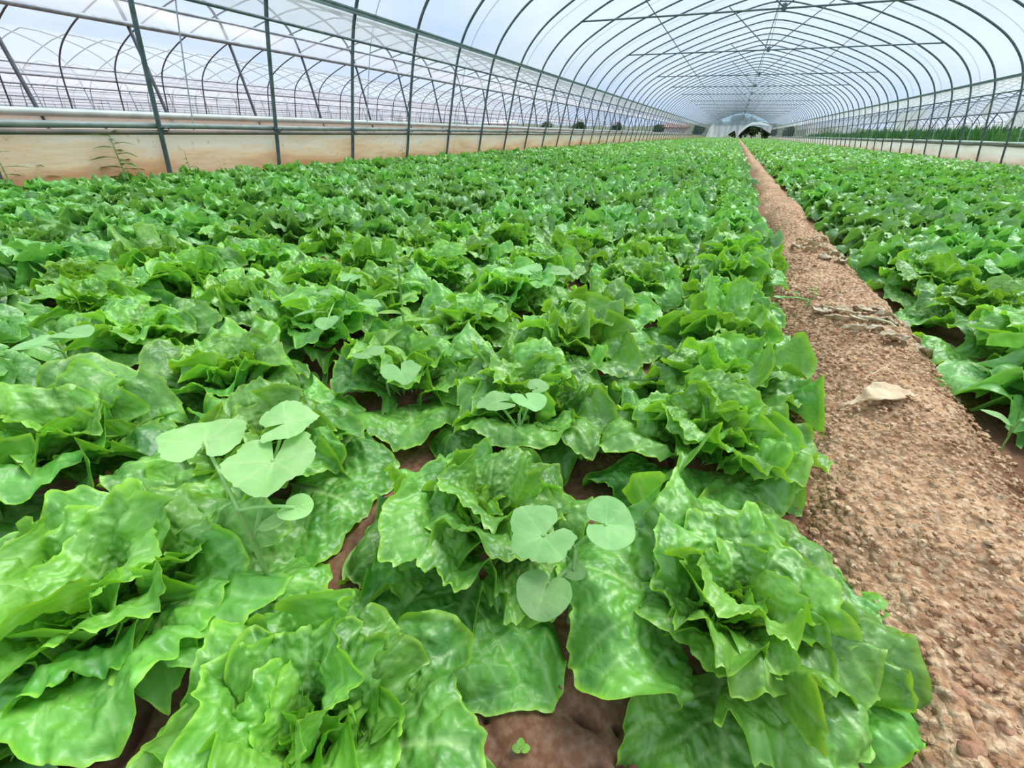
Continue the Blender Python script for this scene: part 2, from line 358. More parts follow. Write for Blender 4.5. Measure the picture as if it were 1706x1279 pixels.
#HERO_FORMS
def hero_form(seed, n=15, R=.165, nt=34, nh=46, openness=1.0, tilt=0):
    ls = lettuce_leaves(seed, n, R, nt, nh, openness)
    ko = 11
    root = empty('lettuce', (0, 0, 0)); kids = []
    for V, F, v, e, t in ls[:ko]:
        me = mesh_np('leaf', V, F, True, dict(vein=v, edge=e, tone=t)); me.materials.append(M['lettuce'])
        kids.append(link('leaf', me, None, root))
    h = link('heart', join_leaves('heart', ls[ko:], M['lettuce']), None, root); kids.append(h)
    KIDS[root.name] = kids
    return root
# ------------------------------------------------------------------ camera
CAM = dict(F=717.4, yaw=.41298, pitch=.53240, roll=.02285)
def cam_axes():
    y, p, ro = CAM['yaw'], CAM['pitch'], CAM['roll']
    f = Vector((-math.sin(y)*math.cos(p), math.cos(y)*math.cos(p), -math.sin(p))); r = Vector((math.cos(y), math.sin(y), 0)); u = r.cross(f)
    return math.cos(ro)*r+math.sin(ro)*u, -math.sin(ro)*r+math.cos(ro)*u, f
r_, u_, f_ = cam_axes()
cd = bpy.data.cameras.new('camera'); cam = bpy.data.objects.new('camera', cd); COL.objects.link(cam)
cam.matrix_world = Matrix(((r_.x, u_.x, -f_.x, 0), (r_.y, u_.y, -f_.y, 0), (r_.z, u_.z, -f_.z, CAMZ), (0, 0, 0, 1)))
cd.sensor_fit = 'HORIZONTAL'; cd.sensor_width = 36; cd.lens = CAM['F']/1706*36; cd.clip_start = .02; cd.clip_end = 600
sc.camera = cam
def project(x, y, z):
    d = Vector((x, y, z-CAMZ)); w = d.dot(f_)
    if w < .05: return None
    return 853+CAM['F']*d.dot(r_)/w, 639.5-CAM['F']*d.dot(u_)/w, w
def at(px, py, z):
    """ground-plane survey: where the sight line through a pixel meets the height z"""
    d = f_+r_*((px-853)/CAM['F'])-u_*((py-639.5)/CAM['F']); k = (z-CAMZ)/d.z
    return d.x*k, d.y*k
# ------------------------------------------------------------------ ground
def nonuni(a, fine0, fine1, b, step, grow=1.12, mx=3.0):
    xs = list(np.arange(fine0, fine1, step)); s = step; x = fine1
    while x < b: xs.append(x); s = min(mx, s*grow); x += s
    xs.append(b); s = step; x = fine0-step; left = []
    while x > a: left.append(x); s = min(mx, s*grow); x -= s
    left.append(a)
    return np.array(left[::-1]+xs)
def cracks(X, Y, sc_=9.0, seed=4):
    """distance to the borders of mud cells"""
    x = X*sc_+.35*vnoise(X*14, Y*14, 0, 1); y = Y*sc_+.35*vnoise(X*14, Y*14, 0, 2)
    ix, iy = np.floor(x).astype(np.int64), np.floor(y).astype(np.int64)
    d = np.full((9,)+X.shape, 9.0); q = 0
    for dx in (-1, 0, 1):
        for dy in (-1, 0, 1):
            cx, cy = ix+dx, iy+dy
            px, py = cx+_h(cx, cy, 0, seed), cy+_h(cx, cy, 0, seed+9)
            d[q] = np.hypot(px-x, py-y); q += 1
    d.sort(axis=0)
    return d[1]-d[0]
xs = nonuni(-60, -.35, .30, 60, .006, 1.10, 4); ys = nonuni(-3, -.12, .42, 160, .006, 1.10, 4)
X, Y = np.meshgrid(xs, ys, indexing='ij')
near = sstep(.9, .3, np.hypot(X+.0, Y-.15))
ck = cracks(X, Y); w = sstep(.055, .0, ck)*near
Z = .004*fbm(X*7, Y*7, 5, 2)*sstep(8, 2, np.abs(Y)) - .009*w + .004*near*sstep(0, .5, ck)
me = mesh_np('floor', np.stack([X.ravel(), Y.ravel(), Z.ravel()], 1), grid_faces(*X.shape)[:, ::-1], True, dict(crack=(w*.9).ravel()))
o = link('floor', me, M['soil']); tag(o, 'reddish brown bare soil under the lettuce crop', kind='structure')
# path ridge of crumbled soil
def path_c(y): return .352+.045*sstep(.8, 2.2, y)+.008*np.sin(y*2.1)+.006*np.sin(y*5.3+1)
def path_hw(y): return .168-.048*sstep(.9, 2.6, y)-.022*sstep(2.6, 7, y)+.010*np.sin(y*3.1+2)
ys = [-.4]; s = .006
while ys[-1] < 71:
    if ys[-1] > 1.6: s = min(.5, s*1.02)
    ys.append(ys[-1]+s)
ys = np.array(ys); us = np.linspace(-1, 1, 76)
Yp, U = np.meshgrid(ys, us, indexing='ij')
Xp = path_c(Yp)+U*path_hw(Yp)*(1+.10*vnoise(Yp*6, np.sign(U)*3, 0, 9))
prof = (1-np.abs(U)**2.6)
lod = sstep(9, 2.5, Yp)
Zp = -.012+.075*prof*(1+.18*vnoise(Yp*1.6, U*1.2, 0, 12))+.014*fbm(Xp*11, Yp*11, 13, 2)*np.clip(prof*2, 0, 1)*sstep(40, 5, Yp)
Zp += lod*(.0085*np.abs(vnoise(Xp*42, Yp*42, 0, 15))+.006*vnoise(Xp*80, Yp*80, 0, 16)+.0030*vnoise(Xp*150, Yp*150, 0, 17))*np.clip(prof*3, 0, 1)
def path_z(x, y):
    u = (x-path_c(y))/path_hw(y)
    if abs(u) > 1: return .003
    return -.008+.075*(1-abs(u)**2.6)
me = mesh_np('soil_path', np.stack([Xp.ravel(), Yp.ravel(), Zp.ravel()], 1), grid_faces(*Yp.shape)[:, ::-1], True)
o = link('path', me, M['pathsoil']); tag(o, 'raised path of dry crumbled reddish soil between the two lettuce beds', kind='structure')
# crumbs: nobody could count them
mb = MB()
ph = (1+5**.5)/2
IV = np.array([(-1,ph,0),(1,ph,0),(-1,-ph,0),(1,-ph,0),(0,-1,ph),(0,1,ph),(0,-1,-ph),(0,1,-ph),(ph,0,-1),(ph,0,1),(-ph,0,-1),(-ph,0,1)])/math.hypot(1, ph)
IF = np.array([(0,11,5),(0,5,1),(0,1,7),(0,7,10),(0,10,11),(1,5,9),(5,11,4),(11,10,2),(10,7,6),(7,1,8),(3,9,4),(3,4,2),(3,2,6),(3,6,8),(3,8,9),(4,9,5),(2,4,11),(6,2,10),(8,6,7),(9,8,1)])
for i in range(5200):
    y = random.uniform(-.1, 1.0)**1.0*3.0 if random.random() < .4 else random.uniform(-.1, 1.3)
    u = random.uniform(-1.02, 1.02); x = float(path_c(y)+u*path_hw(y))
    r = random.choice((.0015, .002, .0025, .003, .004))*random.uniform(.7, 1.4)*(1.6 if abs(u) > .75 and random.random() < .3 else 1)
    V = IV*(r*np.array([1, random.uniform(.7, 1.2), random.uniform(.5, .85)]))*(1+RNG.normal(0, .12, (12, 1)))
    a = random.random()*6.28; c, s = math.cos(a), math.sin(a)
    V = V@np.array([[c, s, 0], [-s, c, 0], [0, 0, 1]])
    mb.add(V+np.array([x, y, path_z(x, y)+.007+r*.2]), IF)
o = link('soil_crumbs', mb.mesh('soil_crumbs', False), M['pathsoil']); tag(o, 'loose crumbs of dry soil strewn over the path', 'soil', kind='stuff')
def clod_mesh(r, seed):
    rr = np.random.default_rng(seed)
    n, m_ = 14, 20; th = np.linspace(0, PI, n); p = np.linspace(0, 2*PI, m_)
    T, Pp = np.meshgrid(th, p, indexing='ij'); x, y, z = np.sin(T)*np.cos(Pp), np.sin(T)*np.sin(Pp), np.cos(T)
    o_ = rr.random()*40
    d = 1+.28*vnoise(x*1.6+o_, y*1.6, z*1.6, 3)+.12*vnoise(x*4+o_, y*4, z*4, 4)+.06*vnoise(x*9+o_, y*9, z*9, 5)
    V = np.stack([x*d*r, y*d*r*.85, z*d*r*.7], -1).reshape(-1, 3)
    return mesh_np('soil_clod', V, grid_faces(n, m_), True)
clods = [((1605, 632), .013, 'largest reddish soil clod beside the far bed edge, behind the dry leaf'),
         ((1618, 1252), .009, 'round orange-brown clod at the foot of the path near the camera'),
         ((1602, 1158), .008, 'flattish soil clod on the path just above the round orange-brown one'),
         ((1560, 1130), .006, 'small soil clod touching the drooping leaf of the front lettuce'),
         ((1640, 1130), .006, 'pale soil lump near the outer slope of the path'),
         ((1660, 930), .005, 'small clod on the sunlit middle of the path'),
         ((1395, 830), .007, 'dark clod at the path edge under the front lettuce'),
         ((1680, 1210), .006, 'grey-brown clod at the path foot near the frame corner'),
         ((1560, 610), .006, 'dark small clod below the withered leaves on the path slope'),
         ((1380, 600), .005, 'small dark clod beside the lettuce leaf tip over the path')]
for i, (pxy, r, lab) in enumerate(clods):
    x, y = at(*pxy, .06); z = path_z(x, y)
    x, y = at(*pxy, z+.008); o = link('soil_clod', clod_mesh(r, i), M['clod']); o.location = (x, y, path_z(x, y)+r*.35+.004); o.rotation_euler = (0, 0, i)
    tag(o, lab, 'soil clod', 'clods lying on the soil path')
# ------------------------------------------------------------------ lettuces
DX = .268; DY = .232
rows = []   # (side, row number, x, y)
for k in range(15):
    x = .085-DX*k
    y0 = {0: .31, 1: .065, 2: .07, 3: .17}.get(k, .1+.07*((k*7) % 3))
    j0 = 0 if k == 0 else -2
    if k == 1: j0 = 0
    if k == 2: j0 = -1
    for j in range(j0, 310):
        y = y0+DY*j
        if y > 70.6: break
        rows.append(('left', k+1, x, y))
for k in range(13):
    x = .66+DX*k
    y0 = .10+.08*((k*5) % 3)
    for j in range(-2, 310):
        y = y0+DY*j
        if y > 70.6: break
        rows.append(('right', k+1, x, y))
pl = []
for (sd, k, x, y) in rows:
    jx, jy = random.gauss(0, .016), random.gauss(0, .02)
    if y < .8: jx *= .4; jy *= .4
    if random.random() < .012 and y > 2: continue     # a few gaps
    pl.append([sd, k, x+jx, y+jy])
def in_frame(x, y, m_=60):
    q = project(x, y, .15)
    if q is None: return None
    return q[2] if -m_ < q[0] < 1706+m_ and -m_ < q[1] < 1279+m_*2 else None
vis = []
for i, p in enumerate(pl):
    w = in_frame(p[2], p[3])
    if w is not None: vis.append((math.dist((p[2], p[3], .15), (0, 0, CAMZ)), i))
vis.sort(); ind = [i for _, i in vis[:300]]; indset = set(ind)
NEAR = 46
# own forms for the nearest plants
FSPEC = [(530, 16, 1.15), (529, 15, .8), (526, 15, 1.15), (508, 17, 1), (511, 17, .9), (521, 16, .8), (502, 17, 1.15), (500, 15, 1), (505, 17, .8), (507, 16, .9), (520, 15, 1), (528, 17, 1)]
FORMS = [hero_form(q[0], nt=(76 if i < 7 else 46), nh=(100 if i < 7 else 62), n=q[1], R=.140, openness=q[2]) for i, q in enumerate(FSPEC)]
used = [False]*12
MIDS = []
for i in range(8):
    ls = lettuce_leaves(300+i, 16, .142+.004*(i % 3), 24, 38, [1.05, .9, 1.2, 1][i % 4], heart_n=6, ruf=1.2)
    MIDS.append(join_leaves('lettuce_mid', ls, M['lettuce_far']))
LOWS = []
for i in range(6):
    ls = lettuce_leaves(400+i, 12, .152, 8, 12, 1, heart_n=2)
    LOWS.append(join_leaves('lettuce_low', ls, M['lettuce_far']))
SPECIAL = {}
def special(px, py, form, rz, scale, lab):
    x, y = at(px, py, .15)
    best = min(ind, key=lambda i: (pl[i][2]-x)**2+(pl[i][3]-y)**2)
    SPECIAL[best] = (form, rz, scale, lab)
    pl[best][2] = x; pl[best][3] = y
special(1262, 905, 0, 0.22, 1.10, 'largest front lettuce, wide drooping outer leaves spilling onto the soil path')
special(475, 1130, 1, .12, 1.04, 'big pale frilly lettuce at the front beside the cracked bare soil')
special(800, 775, 2, .3, 1.03, 'rosette lettuce with cupped leaves, just behind the round grey-green weed leaves')
special(130, 905, 3, .6, 1.20, 'tall-leaved lettuce with a broad smooth hollow leaf beside the lobed weed')
special(1190, 650, 4, .2, 1.15, 'lettuce beside the curled dry leaf, second along the soil path')
special(885, 600, 5, .2, 1.14, 'lettuce behind the cupped rosette, with two weed leaves lying on its front')
special(420, 660, 6, .2, 1.16, 'bubbly lettuce directly behind the pale lobed weed leaves')
cnt = {}
orderkey = {}
for i in sorted(indset, key=lambda i: pl[i][3]):
    kk = (pl[i][0], pl[i][1]); cnt[kk] = cnt.get(kk, 0)+1; orderkey[i] = cnt[kk]
fi = 0
for rank, i in enumerate(ind):
    sd, k, x, y = pl[i]
    lab = 'curly green lettuce, %s plant in the %s row %s of the soil path' % (ordinal(orderkey[i]), ordinal(k), sd)
    rz = random.random()*6.28; s = random.uniform(1.04, 1.18) if rank < NEAR else random.uniform(.98, 1.15)
    if i in SPECIAL: f, rz, s, lab = SPECIAL[i]
    elif rank < NEAR: f = 7+fi % 5 if fi < 12 else fi % 12; fi += 1
    if i in SPECIAL or rank < NEAR:
        if not used[f]: o = FORMS[f]; used[f] = True
        else: o = copy_tree(FORMS[f])
    else:
        o = link('lettuce', MIDS[rank % 8] if rank < 300 else LOWS[rank % 6])
    z = 0.0
    o.location = (x, y, z); o.rotation_euler = (random.gauss(0, .05), random.gauss(0, .05), rz); o.scale = (s, s, s*random.uniform(.92, 1.08))
    tag(o, lab, 'lettuce', 'lettuces of the nearest rows')
for f in range(12):
    if not used[f]:
        for c in KIDS[FORMS[f].name]: bpy.data.objects.remove(c)
        bpy.data.objects.remove(FORMS[f])
# the rest of the crop: one mass
rest = [p for i, p in enumerate(pl) if i not in indset]
protos = [bpy.data.objects.new('lettuce_proto', m_) for m_ in MIDS[:5]+LOWS]
P = np.array([[p[2], p[3], 0.0] for p in rest])
me = bpy.data.meshes.new('lettuce_crop'); me.vertices.add(len(P)); me.vertices.foreach_set('co', P.astype(np.float32).ravel())
dist = np.hypot(P[:, 0], P[:, 1])
pid = np.where(dist < 8.5, RNG.integers(0, 5, len(P)), 5+RNG.integers(0, 6, len(P)))
at1 = me.attributes.new('pid', 'INT', 'POINT'); at1.data.foreach_set('value', pid.astype(np.int32))
rot = np.stack([RNG.normal(0, .07, len(P)), RNG.normal(0, .07, len(P)), RNG.random(len(P))*6.28], 1).astype(np.float32)
at2 = me.attributes.new('rot', 'FLOAT_VECTOR', 'POINT'); at2.data.foreach_set('vector', rot.ravel())
at3 = me.attributes.new('scl', 'FLOAT', 'POINT'); at3.data.foreach_set('value', RNG.uniform(.92, 1.16, len(P)).astype(np.float32))
crop = link('lettuce_crop', me); tag(crop, 'dense green lettuce crop filling both beds to the far end of the tunnel', 'lettuce crop', kind='stuff')
ng = bpy.data.node_groups.new('crop_spread', 'GeometryNodeTree')
ng.interface.new_socket('Geometry', in_out='INPUT', socket_type='NodeSocketGeometry'); ng.interface.new_socket('Geometry', in_out='OUTPUT', socket_type='NodeSocketGeometry')
gi = ng.nodes.new('NodeGroupInput'); go = ng.nodes.new('NodeGroupOutput'); jn = ng.nodes.new('GeometryNodeJoinGeometry')
def nattr(nm, typ):
    a = ng.nodes.new('GeometryNodeInputNamedAttribute'); a.data_type = typ; a.inputs[0].default_value = nm; return a.outputs[0]
a_pid, a_rot, a_scl = nattr('pid', 'INT'), nattr('rot', 'FLOAT_VECTOR'), nattr('scl', 'FLOAT')
e2r = ng.nodes.new('FunctionNodeEulerToRotation'); ng.links.new(a_rot, e2r.inputs[0])
for k, po in enumerate(protos):
    oi = ng.nodes.new('GeometryNodeObjectInfo'); oi.inputs['Object'].default_value = po; oi.inputs['As Instance'].default_value = True
    cp = ng.nodes.new('FunctionNodeCompare'); cp.data_type = 'INT'; cp.operation = 'EQUAL'; cp.inputs[3].default_value = k; ng.links.new(a_pid, cp.inputs[2])
    ip = ng.nodes.new('GeometryNodeInstanceOnPoints')
    ng.links.new(gi.outputs[0], ip.inputs['Points']); ng.links.new(cp.outputs[0], ip.inputs['Selection']); ng.links.new(oi.outputs['Geometry'], ip.inputs['Instance'])
    ng.links.new(e2r.outputs[0], ip.inputs['Rotation']); ng.links.new(a_scl, ip.inputs['Scale']); ng.links.new(ip.outputs[0], jn.inputs[0])
ng.links.new(jn.outputs[0], go.inputs[0])
md = crop.modifiers.new('spread', 'NODES'); md.node_group = ng
# ------------------------------------------------------------------ weeds
def blade(L, W, shape='lobed', seed=0, n=16, m_=54, bend=.5, cup=.15):
    """one weed leaf lying along +x, its stalk end at the origin"""
    r = np.random.default_rng(seed); t = np.linspace(0, 1, n); h = np.linspace(-1, 1, m_)
    T, H = np.meshgrid(t, h, indexing='ij')
    if shape == 'lobed':
        phi = H*PI*.93; o_ = r.random()*9
        rad = (1+.055*np.cos(phi*5)-.30*(np.abs(H)**9)+.06*vnoise(H*15+o_, 1)+.02*np.sin(H*70))
        rad = rad*T; x = (rad*np.cos(phi)*.62+.30*T*0)*L+.0; y = rad*np.sin(phi)*W*.62
    elif shape == 'round':
        phi = H*PI*.95; rad = (1-.42*np.abs(H)**5+.02*vnoise(H*20, seed+.5))*T; x = rad*np.cos(phi)*L*.55; y = rad*np.sin(phi)*W*.55
    else:
        x = T*L; y = H*W*.5*np.sin(PI*T**.8)**.8
    z = cup*np.abs(y)-bend*(np.clip(x, 0, 9)**2)/L*.5+.04*L*fbm(x/L*2+seed, y/L*2, seed % 97, 2)
    vein = np.exp(-(np.abs(y)/(L*.018))**2)
    if shape in ('lobed', 'round'):
        for a in (.7, -.7, 1.5, -1.5):
            d = np.abs(y*math.cos(a)-x*math.sin(a)); vein = np.maximum(vein, .6*np.exp(-(d/(L*.013))**2)*((x*math.cos(a)+y*math.sin(a)) > 0))
    V = np.stack([x.ravel(), y.ravel(), z.ravel()], 1)
    return V, grid_faces(n, m_), vein.ravel()
def orient(V, az, pitch, roll=0):
    R = Matrix.Rotation(az, 3, 'Z')@Matrix.Rotation(-pitch, 3, 'Y')@Matrix.Rotation(roll, 3, 'X')
    return V@np.array(R).T
def weed_leaf(parent, base, node, L, W, shape, az, pitch, roll, seed, mat, sr=.0016):
    """stalk from node to base plus a blade, one mesh 'leaf'"""
    mb = MB(); base = np.array(base); node = np.array(node)
    mid = (base+node)/2+np.array([0, 0, .006])
    tt = np.linspace(0, 1, 8)[:, None]
    c = (1-tt)**2*node+2*tt*(1-tt)*mid+tt**2*base
    mb.tube(c, sr, 6); k = mb.n; mb.A = dict(vein=[np.full(k, .9)], edge=[np.zeros(k)], tone=[np.zeros(k)])
    V, F, v = blade(L, W, shape, seed)
    V = orient(V, az, pitch, roll)+base
    z0 = np.zeros(len(V)); mb.add(V, F, vein=v, edge=z0, tone=z0)
    return link('leaf', mb.mesh('leaf'), M[mat], parent)
def lobed_weed(root_px, root_z, leaves, label, mat='weed', stemr=.0028):
    """leaves: (px, py, height, length, width, shape, azimuth, pitch)"""
    if mat != 'weed_pale' and root_z > .1: root_z -= .045
    x0, y0 = at(*root_px, root_z)
    root = empty('weed_seedling', (x0, y0, 0)); tag(root, label, 'weed', 'broad-leaved weeds among the lettuces')
    mb = MB(); top = np.array([0, 0, root_z]); mb.tube([np.array([.004, -.004, 0]), np.array([.002, 0, root_z*.5]), top], [stemr, stemr*.9, stemr*.8], 8)
    link('stem', mb.mesh('stem'), M['stem'], root)
    for i, (px, py, h, L, W, shp, az, pit) in enumerate(leaves):
        h = h-(.02 if mat == 'weed_pale' else .045) if h > .12 else h
        x, y = at(px, py, h)
        weed_leaf(root, (x-x0, y-y0, h), top*(.75+.25*(i % 2)), L, W, shp, az, pit, random.uniform(-.2, .2), i+int(px), mat)
    return root
lobed_weed((398, 850), .17, [(455, 765, .215, .060, .060, 'lobed', -.9, -.05), (340, 735, .222, .055, .055, 'lobed', 2.4, .1), (475, 705, .222, .045, .050, 'lobed', .9, .15),
           (490, 845, .175, .030, .028, 'round', .2, 0), (430, 880, .165, .032, .016, 'lance', .6, .5)], 'pale lobed weed rising between the hollow-leaved lettuce and the bubbly one', mat='weed_pale')
lobed_weed((960, 910), .16, [(905, 890, .20, .045, .050, 'lobed', -2.2, -.1), (1010, 872, .205, .046, .046, 'round', .3, 0), (908, 985, .18, .040, .042, 'round', -1.6, -.2), (955, 950, .15, .022, .020, 'round', -.4, .3)],
           'pale weed with four round leaves beside the largest front lettuce')
lobed_weed((865, 690), .16, [(830, 672, .205, .040, .045, 'lobed', -2.6, 0), (880, 665, .205, .040, .044, 'round', -.7, 0), (895, 645, .19, .030, .030, 'round', .9, .2)], 'weed seedling lying over the lettuce behind the cupped rosette')
lobed_weed((640, 610), .16, [(615, 590, .21, .042, .045, 'round', 2.9, 0), (668, 618, .205, .040, .044, 'lobed', -.7, -.1)], 'two-leaved weed in the dark gap beside the third-row lettuce')
lobed_weed((560, 500), .17, [(508, 522, .20, .050, .034, 'round', -2.6, -.2), (550, 492, .225, .055, .024, 'lance', 2.9, .1), (585, 463, .225, .046, .034, 'lobed', 1.9, .1), (545, 535, .19, .040, .040, 'round', -1.0, -.2), (615, 505, .20, .036, .030, 'lobed', .1, 0)],
           'grey-green spreading weed just in front of the yellow-tipped upright weed')
lobed_weed((90, 560), .17, [(60, 575, .21, .060, .060, 'lobed', -2.4, 0), (120, 555, .21, .050, .050, 'round', .3, 0)], 'pale weed with flat leaves at the frame edge behind the first lettuces')
lobed_weed((915, 455), .17, [(880, 450, .23, .055, .050, 'lobed', 2.6, 0), (930, 452, .23, .05, .045, 'round', .2, 0)], 'pale weed leaves standing above the crop in the middle of the wide bed')
lobed_weed((1350, 500), .07, [(1325, 488, .085, .030, .020, 'round', 2.6, .1), (1300, 495, .08, .03, .018, 'round', -2.9, .1)], 'low sprawling weed at the path edge below the young green shoot')
lobed_weed((1690, 712), .06, [(1685, 708, .08, .040, .018, 'lance', 2.9, .5), (1700, 700, .085, .045, .022, 'lance', -.2, .3)], 'bright two-leaved seedling in the furrow on the outer edge of the path', stemr=.0015)
def upright_weed(loc, H, nl, L, W, label, mat, seed, spread=1.0, whorl=2.4, lean=.05):
    rr = random.Random(seed); root = empty('upright_weed', loc, rr.random()*6); tag(root, label, 'weed', None)
    mb = MB(); top = np.array([lean*H, 0, H]); mb.tube([np.zeros(3), top*.5+np.array([.004, 0, 0]), top], [.0035*H/.3, .0028*H/.3, .0016*H/.3], 7)
    link('stem', mb.mesh('stem'), M['stem'], root)
    for i in range(nl):
        f = .30+.70*i/(nl-1); p = top*f; az = i*whorl+rr.uniform(-.2, .2); l_ = L*(1.05-.5*max(0, f-.6)/.4)*rr.uniform(.85, 1.1)
        mb = MB(); V, F, v = blade(l_, W*l_/L, 'lance', rr.randint(0, 9999), 10, 7, bend=.7, cup=.25)
        z0 = np.zeros(len(V)); V = orient(V, az, .25+.9*max(0, f-.75)*4*.35, 0)+p
        mb.add(V, F, vein=v, edge=z0, tone=z0); link('leaf', mb.mesh('leaf'), M[mat], root)
    return root
x, y = at(655, 452, .24); upright_weed((x, y, 0), .255, 14, .055, .018, 'yellow-tipped upright weed poking above the crop in the wide bed', 'amaranth', 3)
upright_weed((-3.72, 1.88, 0), .40, 15, .15, .044, 'tall weed with drooping narrow leaves against the plastic skirt, before the first post', 'weed_dark', 5, whorl=2.2, lean=.03)
upright_weed((-3.72, 1.27, 0), .33, 11, .13, .026, 'narrow-leaved weed against the skirt at the frame edge', 'weed_dark', 8)
upright_weed((-3.80, 1.46, 0), .30, 8, .10, .020, 'thin weed between the two taller ones against the skirt', 'weed_dark', 12)
upright_weed((-3.70, 2.30, 0), .27, 8, .08, .02, 'short weed at the foot of the nearest steel post', 'weed_dark', 15)
for i, (yy, hh) in enumerate(((4.62, .24), (5.0, .26), (6.2, .24), (5.9, .25))):
    upright_weed((-3.80+.03*i, yy, 0), hh, 7, .07, .02, 'little weed at the skirt foot, %s one beyond the third post' % ordinal(i+1), 'weed_dark', 20+i)
x, y = at(1357, 480, .08); upright_weed((x, y, path_z(x, y)-.002), .035, 8, .022, .008, 'bright green shoot standing alone on the soil path', 'amaranth', 31)
x, y = at(1300, 545, .08); 
# tiny seedling on the cracked soil
x, y = at(868, 1249, .006); root = empty('sprouted_seedling', (x, y, .002)); tag(root, 'tiny two-leaved seedling on the cracked bare soil', 'seedling')
mb = MB(); mb.tube([(0, 0, -.002), (0, 0, .006)], .0007, 6); link('stem', mb.mesh('stem'), M['stem'], root)
for az in (.5, 3.5, 2.0):
    V, F, v = blade(.0085, .0065, 'round', 3, 8, 10); z0 = np.zeros(len(V)); mb = MB(); mb.add(orient(V, az, .2)+np.array([.003*math.cos(az), .003*math.sin(az), .006]), F, vein=v*0, edge=z0, tone=z0)
    link('leaf', mb.mesh('leaf'), M['amaranth'], root)
# ------------------------------------------------------------------ dry leaves on the path
def dry_leaf(pts, wid, seed, th=.0012, crinkle=.006):
    """crumpled leaf along a centre line, with its own thickness"""
    P_ = np.array(pts, float); n = 26; m_ = 13
    s = np.linspace(0, len(P_)-1, n); C = np.stack([np.interp(s, range(len(P_)), P_[:, k]) for k in range(3)], 1)
    W = np.interp(np.linspace(0, len(wid)-1, n), range(len(wid)), wid)
    T = np.gradient(C, axis=0); T /= np.linalg.norm(T, axis=1, keepdims=True); S = np.cross(T, [0, 0, 1]); S /= np.linalg.norm(S, axis=1, keepdims=True)
    h = np.linspace(-1, 1, m_)
    V = C[:, None, :]+S[:, None, :]*(W[:, None]*h[None, :]*(1+.25*vnoise(s[:, None]*3+seed, h[None, :]*.5+9, 0, 3)))[:, :, None]
    V[:, :, 2] += crinkle*vnoise(s[:, None]*3.3+seed, h[None, :]*2.5, 0, seed)+crinkle*.9*np.abs(h)[None, :]**1.5*(W/max(W.max(), 1e-6))[:, None]
    V = V.reshape(-1, 3); F = grid_faces(n, m_); V2 = V-np.array([0, 0, th])
    b = len(V); edge = []
    idx = np.arange(b).reshape(n, m_); loop = np.concatenate([idx[0, :], idx[1:, -1], idx[-1, -2::-1], idx[-2:0:-1, 0]])
    e = np.stack([loop, np.roll(loop, -1), np.roll(loop, -1)+b, loop+b], 1)
    return mesh_np('dry_leaf', np.vstack([V, V2]), np.vstack([F[:, ::-1], F+b, e]), True)
def pz(px, py, dz=0):
    x, y = at(px, py, .06); z = path_z(x, y)
    x, y = at(px, py, z+.006+dz); return (x, y, max(path_z(x, y), .0)+.008+dz)
pts = [pz(1398, 681, .002), pz(1425, 668, .004), pz(1450, 660, .010), pz(1475, 653, .014), pz(1500, 652, .010), pz(1524, 660, .003)]
o = link('dry_leaf', dry_leaf(pts, [.003, .005, .018, .026, .016, .005], 5), M['dry']); tag(o, 'curled pale tan dry leaf lying alone on the soil path', 'dry leaf')
k = 0
words = ['topmost', 'uppermost grey', 'broad grey', 'thin twisted', 'narrow', 'folded', 'small curled', 'long flat', 'ragged', 'lower', 'olive tinted', 'split', 'lowest', 'pale flat', 'short wide', 'dark-edged', 'brittle grey', 'half-buried']
spots = [(1390, 515), (1415, 522), (1440, 518), (1465, 520), (1400, 530), (1430, 533), (1458, 535), (1485, 540), (1505, 552), (1525, 566), (1500, 572), (1480, 560), (1450, 548), (1425, 548), (1540, 582), (1475, 528), (1515, 540), (1370, 518)]
for (px, py) in spots:
    a = random.uniform(-.5, .3)+(-.5 if px > 1480 else 0); l_ = random.uniform(16, 30)
    p0 = pz(px-l_*math.cos(a), py+l_*math.sin(a)*.4-2, .001); p1 = pz(px, py, .006+.004*random.random()); p2 = pz(px+l_*math.cos(a), py-l_*math.sin(a)*.4+2, .002)
    w_ = random.uniform(.007, .015)
    o = link('withered_leaf', dry_leaf([p0, p1, p2], [.002, w_, w_*.8, .002], 11+k, crinkle=.007), M['straw'])
    tag(o, '%s withered leaf in the heap by the dry stalk, across the path' % words[k], 'withered leaf', 'withered leaves heaped across the path'); k += 1
spots2 = [(1340, 400), (1355, 408), (1372, 415), (1388, 425), (1350, 418), (1400, 437), (1375, 430), (1365, 398), (1330, 412), (1410, 430)]
for q, (px, py) in enumerate(spots2):
    p0 = pz(px-13, py-1); p1 = pz(px, py, .008); p2 = pz(px+12, py+3)
    o = link('withered_leaf', dry_leaf([p0, p1, p2], [.002, .016, .012, .002], 40+q, crinkle=.01), M['straw'])
    tag(o, '%s grey withered leaf in the second heap farther along the path' % words[q], 'withered leaf', 'withered leaves of the farther heap')
mb = MB(); mb.tube([pz(1418, 527, .008), pz(1450, 531, .012), pz(1480, 541, .012), pz(1510, 562, .006), pz(1530, 585, .003)], [.0022, .003, .0028, .002, .001], 8)
o = link('dry_stalk', mb.mesh('dry_stalk'), M['stalk']); tag(o, 'yellowish green stalk lying on the heap of withered leaves', 'stalk')
mb = MB(); mb.tube([pz(1452, 625, .002), pz(1468, 615, .003), pz(1480, 611, .002)], .0009, 6)
o = link('straw_bit', mb.mesh('straw_bit'), M['dry']); tag(o, 'thin straw bit on the path just behind the curled dry leaf', 'straw')
mb = MB(); mb.tube([pz(1655, 763, .001), pz(1675, 763, .002)], .0009, 6)
o = link('straw_bit', mb.mesh('straw_bit'), M['dry']); tag(o, 'pale straw bit on the outer slope of the path', 'straw')
